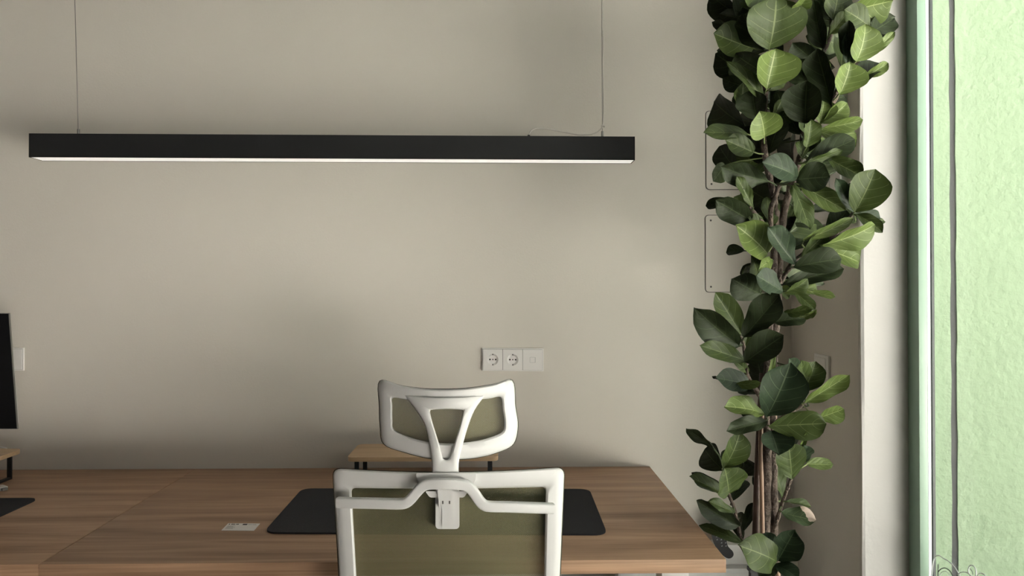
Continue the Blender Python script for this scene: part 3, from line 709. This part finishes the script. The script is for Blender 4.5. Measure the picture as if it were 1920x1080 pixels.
HALF = [(0, .05), (.05, .20), (.12, .42), (.25, .66), (.4, .85), (.55, .97), (.68, 1.0), (.8, .92), (.9, .70), (.955, .34), (.98, .13), (1, .02)]
def hw(t, mix):
    t = min(1, max(0, t)); tt = t ** (1 + mix)
    for (a, va), (b2, vb) in zip(HALF, HALF[1:]):
        if tt <= b2: return va + (vb - va) * (tt - a) / (b2 - a)
    return .04
SC = {1: (1300, 0, .24067), 2: (1300, 240, .24067), 3: (1280, 480, .24067), 4: (1260, 680, .24067), 5: (1260, 840, .22222)}
NL, NW = 14, 8
def leaf(crop, bx_, by_, tx_, ty_, w, kind, d0=None, d1=None, roll=None, curl=None, cup=None):
    ox, oy, s = SC[crop]
    rnd = random.Random(int(bx_ * 7 + by_ * 13 + tx_ * 3 + ty_ * 5 + crop))
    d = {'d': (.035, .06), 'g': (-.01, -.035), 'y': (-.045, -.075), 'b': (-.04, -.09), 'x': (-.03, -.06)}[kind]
    if d0 is None: d0 = d[0] + rnd.uniform(-.02, .02)
    if d1 is None: d1 = d[1] + rnd.uniform(-.04, .04)
    B = bp(ox + bx_ * s, oy + by_ * s, d0); T = bp(ox + tx_ * s, oy + ty_ * s, d1)
    a = T - B; a *= 1.04; L = a.length; a.normalize()
    v = (CAM - (B + T) / 2).normalized(); n0 = (v - a * v.dot(a)).normalized(); sd = a.cross(n0)
    if roll is None: roll = rnd.uniform(12, 40)
    sgn = 1 if sd.x > 0 else -1
    if kind == 'd': sgn = -sgn
    rr = R(roll) * sgn
    nn = n0 * math.cos(rr) + sd * math.sin(rr); side = a.cross(nn)
    wpix = w * s * (PY / FPX); W = min(wpix / max(.35, math.cos(rr)), L * 1.05) / 2 * 1.2
    if curl is None: curl = rnd.uniform(-.1, .38)
    if cup is None: cup = rnd.uniform(.15, .62)
    mix = rnd.uniform(-.30, .15); ph = rnd.uniform(0, 6); wv = rnd.uniform(.02, .09)
    V, UV = [], []
    for lay in (1, -1):
        for i in range(NL + 1):
            t = i / NL; h = hw(t, mix) * W
            for j in range(NW + 1):
                u = -1 + 2 * j / NW
                zz = (-curl * L * (t - .45) ** 2 + curl * L * .2) + cup * W * abs(u) ** 1.35 * hw(t, mix) + wv * L * math.sin(t * 11 + ph + (1.7 if u > 0 else 0)) * abs(u) ** 2 * .6
                if j == NW // 2: zz -= .0012
                V.append(B + a * (t * L) + side * (u * h) + nn * (zz + lay * .0004 * (1 if 0 < j < NW else 0)))
                UV.append((j / NW, t))
    off = (NL + 1) * (NW + 1); F = []
    for lay in (0, 1):
        for i in range(NL):
            for j in range(NW):
                q = [lay * off + i * (NW + 1) + j, lay * off + i * (NW + 1) + j + 1, lay * off + (i + 1) * (NW + 1) + j + 1, lay * off + (i + 1) * (NW + 1) + j]
                F.append(tuple(q if lay == 0 else q[::-1]))
    # leaf stalk to the nearest stem
    st = min(STEMS, key=lambda p: (p - B).length)
    nleaf = len(F)
    dist = (st - B).length
    end = st if dist < .12 else B - a * .02 - nn * .01
    Pp = [B + a * .004, (B + end) / 2 - nn * .004 + (B - a * .015 - (B + end) / 2) * .3, end]
    for i, p in enumerate(Pp):
        Tn = (Pp[min(2, i + 1)] - Pp[max(0, i - 1)]).normalized(); e1_ = Tn.orthogonal().normalized(); e2_ = Tn.cross(e1_)
        for k in range(5):
            V.append(p + (e1_ * math.cos(k * 1.2566) + e2_ * math.sin(k * 1.2566)) * .0019); UV.append((.5, .05))
    o5 = 2 * off
    for i in range(2):
        for k in range(5): F.append((o5 + i*5+k, o5 + i*5+(k+1) % 5, o5 + (i+1)*5+(k+1) % 5, o5 + (i+1)*5+k))
    me = bpy.data.meshes.new('leaf'); me.from_pydata([tuple(p - ORG[fig.name]) for p in V], [], F)
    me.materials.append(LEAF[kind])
    ul = me.uv_layers.new(name='UVMap')
    for lp_ in me.loops: ul.data[lp_.index].uv = UV[lp_.vertex_index]
    me.shade_smooth()
    o = bpy.data.objects.new('leaf', me); col.objects.link(o); o.parent = fig
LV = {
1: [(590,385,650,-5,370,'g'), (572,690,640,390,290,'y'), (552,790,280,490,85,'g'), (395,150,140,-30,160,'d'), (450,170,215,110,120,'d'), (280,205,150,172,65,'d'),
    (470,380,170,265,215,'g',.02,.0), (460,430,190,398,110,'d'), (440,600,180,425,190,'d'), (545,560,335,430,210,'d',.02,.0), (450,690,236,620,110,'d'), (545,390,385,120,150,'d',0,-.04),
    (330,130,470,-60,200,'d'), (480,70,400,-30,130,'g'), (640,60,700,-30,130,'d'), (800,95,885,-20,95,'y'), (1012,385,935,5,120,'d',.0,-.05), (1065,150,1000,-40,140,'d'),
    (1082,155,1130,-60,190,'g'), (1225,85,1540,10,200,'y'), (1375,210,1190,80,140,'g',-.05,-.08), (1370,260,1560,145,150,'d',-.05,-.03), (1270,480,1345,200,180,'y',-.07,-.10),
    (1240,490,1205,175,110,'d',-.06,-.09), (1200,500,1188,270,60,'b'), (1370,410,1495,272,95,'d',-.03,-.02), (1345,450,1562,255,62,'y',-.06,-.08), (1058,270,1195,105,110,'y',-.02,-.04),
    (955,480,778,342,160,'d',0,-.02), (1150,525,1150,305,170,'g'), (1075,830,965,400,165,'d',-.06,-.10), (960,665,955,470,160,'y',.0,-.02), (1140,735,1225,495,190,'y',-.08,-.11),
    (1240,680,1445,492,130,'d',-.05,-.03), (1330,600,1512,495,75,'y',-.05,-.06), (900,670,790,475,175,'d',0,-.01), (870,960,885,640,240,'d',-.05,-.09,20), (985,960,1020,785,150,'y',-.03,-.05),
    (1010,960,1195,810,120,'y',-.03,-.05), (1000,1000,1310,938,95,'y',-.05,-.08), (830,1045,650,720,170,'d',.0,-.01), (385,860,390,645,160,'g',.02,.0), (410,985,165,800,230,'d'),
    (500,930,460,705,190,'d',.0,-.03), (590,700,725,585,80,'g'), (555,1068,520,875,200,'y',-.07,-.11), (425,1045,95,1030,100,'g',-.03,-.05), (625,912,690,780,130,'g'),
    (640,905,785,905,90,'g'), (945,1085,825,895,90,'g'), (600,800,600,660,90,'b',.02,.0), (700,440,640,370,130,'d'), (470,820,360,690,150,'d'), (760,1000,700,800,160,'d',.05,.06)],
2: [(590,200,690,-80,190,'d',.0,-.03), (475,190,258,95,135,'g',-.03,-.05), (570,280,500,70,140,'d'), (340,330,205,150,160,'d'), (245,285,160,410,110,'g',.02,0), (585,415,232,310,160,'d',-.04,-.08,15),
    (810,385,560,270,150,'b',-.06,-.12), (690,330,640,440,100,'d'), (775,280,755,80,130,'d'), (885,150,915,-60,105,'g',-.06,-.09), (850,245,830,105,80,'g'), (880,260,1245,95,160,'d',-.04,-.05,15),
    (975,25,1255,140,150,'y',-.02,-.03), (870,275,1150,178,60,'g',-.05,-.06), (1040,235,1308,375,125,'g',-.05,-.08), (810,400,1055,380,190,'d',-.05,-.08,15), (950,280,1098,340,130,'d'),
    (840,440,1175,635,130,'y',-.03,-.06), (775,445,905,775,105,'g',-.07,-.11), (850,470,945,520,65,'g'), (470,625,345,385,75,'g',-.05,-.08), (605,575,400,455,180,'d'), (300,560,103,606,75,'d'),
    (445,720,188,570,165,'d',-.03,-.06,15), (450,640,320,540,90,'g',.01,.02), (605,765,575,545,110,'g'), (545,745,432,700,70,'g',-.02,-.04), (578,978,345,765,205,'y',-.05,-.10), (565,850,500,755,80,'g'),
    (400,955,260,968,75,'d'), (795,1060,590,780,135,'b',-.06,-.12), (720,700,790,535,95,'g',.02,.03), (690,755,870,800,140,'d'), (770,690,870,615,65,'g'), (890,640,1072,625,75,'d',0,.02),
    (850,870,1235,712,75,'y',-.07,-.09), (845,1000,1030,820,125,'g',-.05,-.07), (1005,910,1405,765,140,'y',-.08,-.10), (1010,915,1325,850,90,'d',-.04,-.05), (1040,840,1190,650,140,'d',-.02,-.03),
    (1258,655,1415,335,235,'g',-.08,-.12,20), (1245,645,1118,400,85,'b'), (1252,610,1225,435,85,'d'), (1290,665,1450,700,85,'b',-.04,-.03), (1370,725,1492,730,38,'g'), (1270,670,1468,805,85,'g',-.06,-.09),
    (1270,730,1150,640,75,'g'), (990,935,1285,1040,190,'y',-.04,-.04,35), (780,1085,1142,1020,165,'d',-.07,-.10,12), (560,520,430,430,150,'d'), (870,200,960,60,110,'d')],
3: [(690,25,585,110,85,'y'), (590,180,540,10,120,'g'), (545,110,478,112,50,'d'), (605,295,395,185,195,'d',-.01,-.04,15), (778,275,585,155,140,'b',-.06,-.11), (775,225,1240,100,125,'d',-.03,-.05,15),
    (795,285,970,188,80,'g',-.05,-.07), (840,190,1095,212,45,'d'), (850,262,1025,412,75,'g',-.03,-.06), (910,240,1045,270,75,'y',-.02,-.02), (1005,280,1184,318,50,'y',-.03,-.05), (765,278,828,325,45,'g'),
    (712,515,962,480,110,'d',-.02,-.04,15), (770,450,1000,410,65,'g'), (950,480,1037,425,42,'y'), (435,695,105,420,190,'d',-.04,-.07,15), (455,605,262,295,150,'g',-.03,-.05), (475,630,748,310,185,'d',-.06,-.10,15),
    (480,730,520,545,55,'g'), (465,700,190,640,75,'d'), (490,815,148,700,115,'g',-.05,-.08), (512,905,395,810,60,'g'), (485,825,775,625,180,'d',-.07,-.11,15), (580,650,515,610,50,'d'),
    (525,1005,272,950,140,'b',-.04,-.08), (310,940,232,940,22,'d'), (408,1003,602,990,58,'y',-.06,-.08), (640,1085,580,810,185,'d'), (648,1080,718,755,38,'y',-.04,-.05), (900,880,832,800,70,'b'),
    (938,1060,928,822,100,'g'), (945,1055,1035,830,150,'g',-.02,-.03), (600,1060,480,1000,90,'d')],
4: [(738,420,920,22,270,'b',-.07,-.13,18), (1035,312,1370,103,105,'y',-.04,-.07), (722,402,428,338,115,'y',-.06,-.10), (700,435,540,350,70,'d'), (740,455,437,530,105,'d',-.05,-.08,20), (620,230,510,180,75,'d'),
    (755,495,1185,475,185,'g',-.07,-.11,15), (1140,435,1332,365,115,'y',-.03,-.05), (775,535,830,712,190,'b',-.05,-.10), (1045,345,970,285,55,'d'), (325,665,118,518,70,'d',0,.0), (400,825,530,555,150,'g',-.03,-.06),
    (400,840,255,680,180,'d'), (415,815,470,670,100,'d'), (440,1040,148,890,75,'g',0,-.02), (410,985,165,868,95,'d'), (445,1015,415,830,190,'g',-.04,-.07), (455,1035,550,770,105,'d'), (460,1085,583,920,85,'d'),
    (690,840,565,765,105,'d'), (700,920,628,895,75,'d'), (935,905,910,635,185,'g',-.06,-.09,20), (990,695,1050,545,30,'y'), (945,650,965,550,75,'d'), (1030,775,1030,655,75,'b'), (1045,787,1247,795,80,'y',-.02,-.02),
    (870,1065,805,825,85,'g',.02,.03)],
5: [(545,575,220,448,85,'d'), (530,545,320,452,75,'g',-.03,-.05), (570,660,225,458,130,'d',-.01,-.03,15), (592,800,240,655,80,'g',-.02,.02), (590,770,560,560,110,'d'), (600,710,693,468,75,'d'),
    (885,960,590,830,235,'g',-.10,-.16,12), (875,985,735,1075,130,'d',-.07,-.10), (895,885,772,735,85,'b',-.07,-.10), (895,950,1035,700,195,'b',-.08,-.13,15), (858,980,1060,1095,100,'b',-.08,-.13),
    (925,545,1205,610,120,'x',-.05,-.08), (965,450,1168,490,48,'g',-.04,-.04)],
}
for k in range(44):                                   # extra leaves at the back of the crown, mostly in the shaded green
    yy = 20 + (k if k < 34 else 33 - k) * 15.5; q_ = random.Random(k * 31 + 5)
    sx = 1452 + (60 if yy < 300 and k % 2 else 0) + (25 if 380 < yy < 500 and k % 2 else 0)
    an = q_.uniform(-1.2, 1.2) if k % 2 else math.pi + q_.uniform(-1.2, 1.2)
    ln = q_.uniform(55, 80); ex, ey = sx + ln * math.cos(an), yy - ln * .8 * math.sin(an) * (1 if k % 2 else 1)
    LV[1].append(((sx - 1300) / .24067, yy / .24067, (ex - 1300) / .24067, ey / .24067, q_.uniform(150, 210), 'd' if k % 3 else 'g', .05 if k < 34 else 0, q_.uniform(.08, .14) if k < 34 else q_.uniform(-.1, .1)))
for c, rows in LV.items():
    for r_ in rows: leaf(c, *r_)
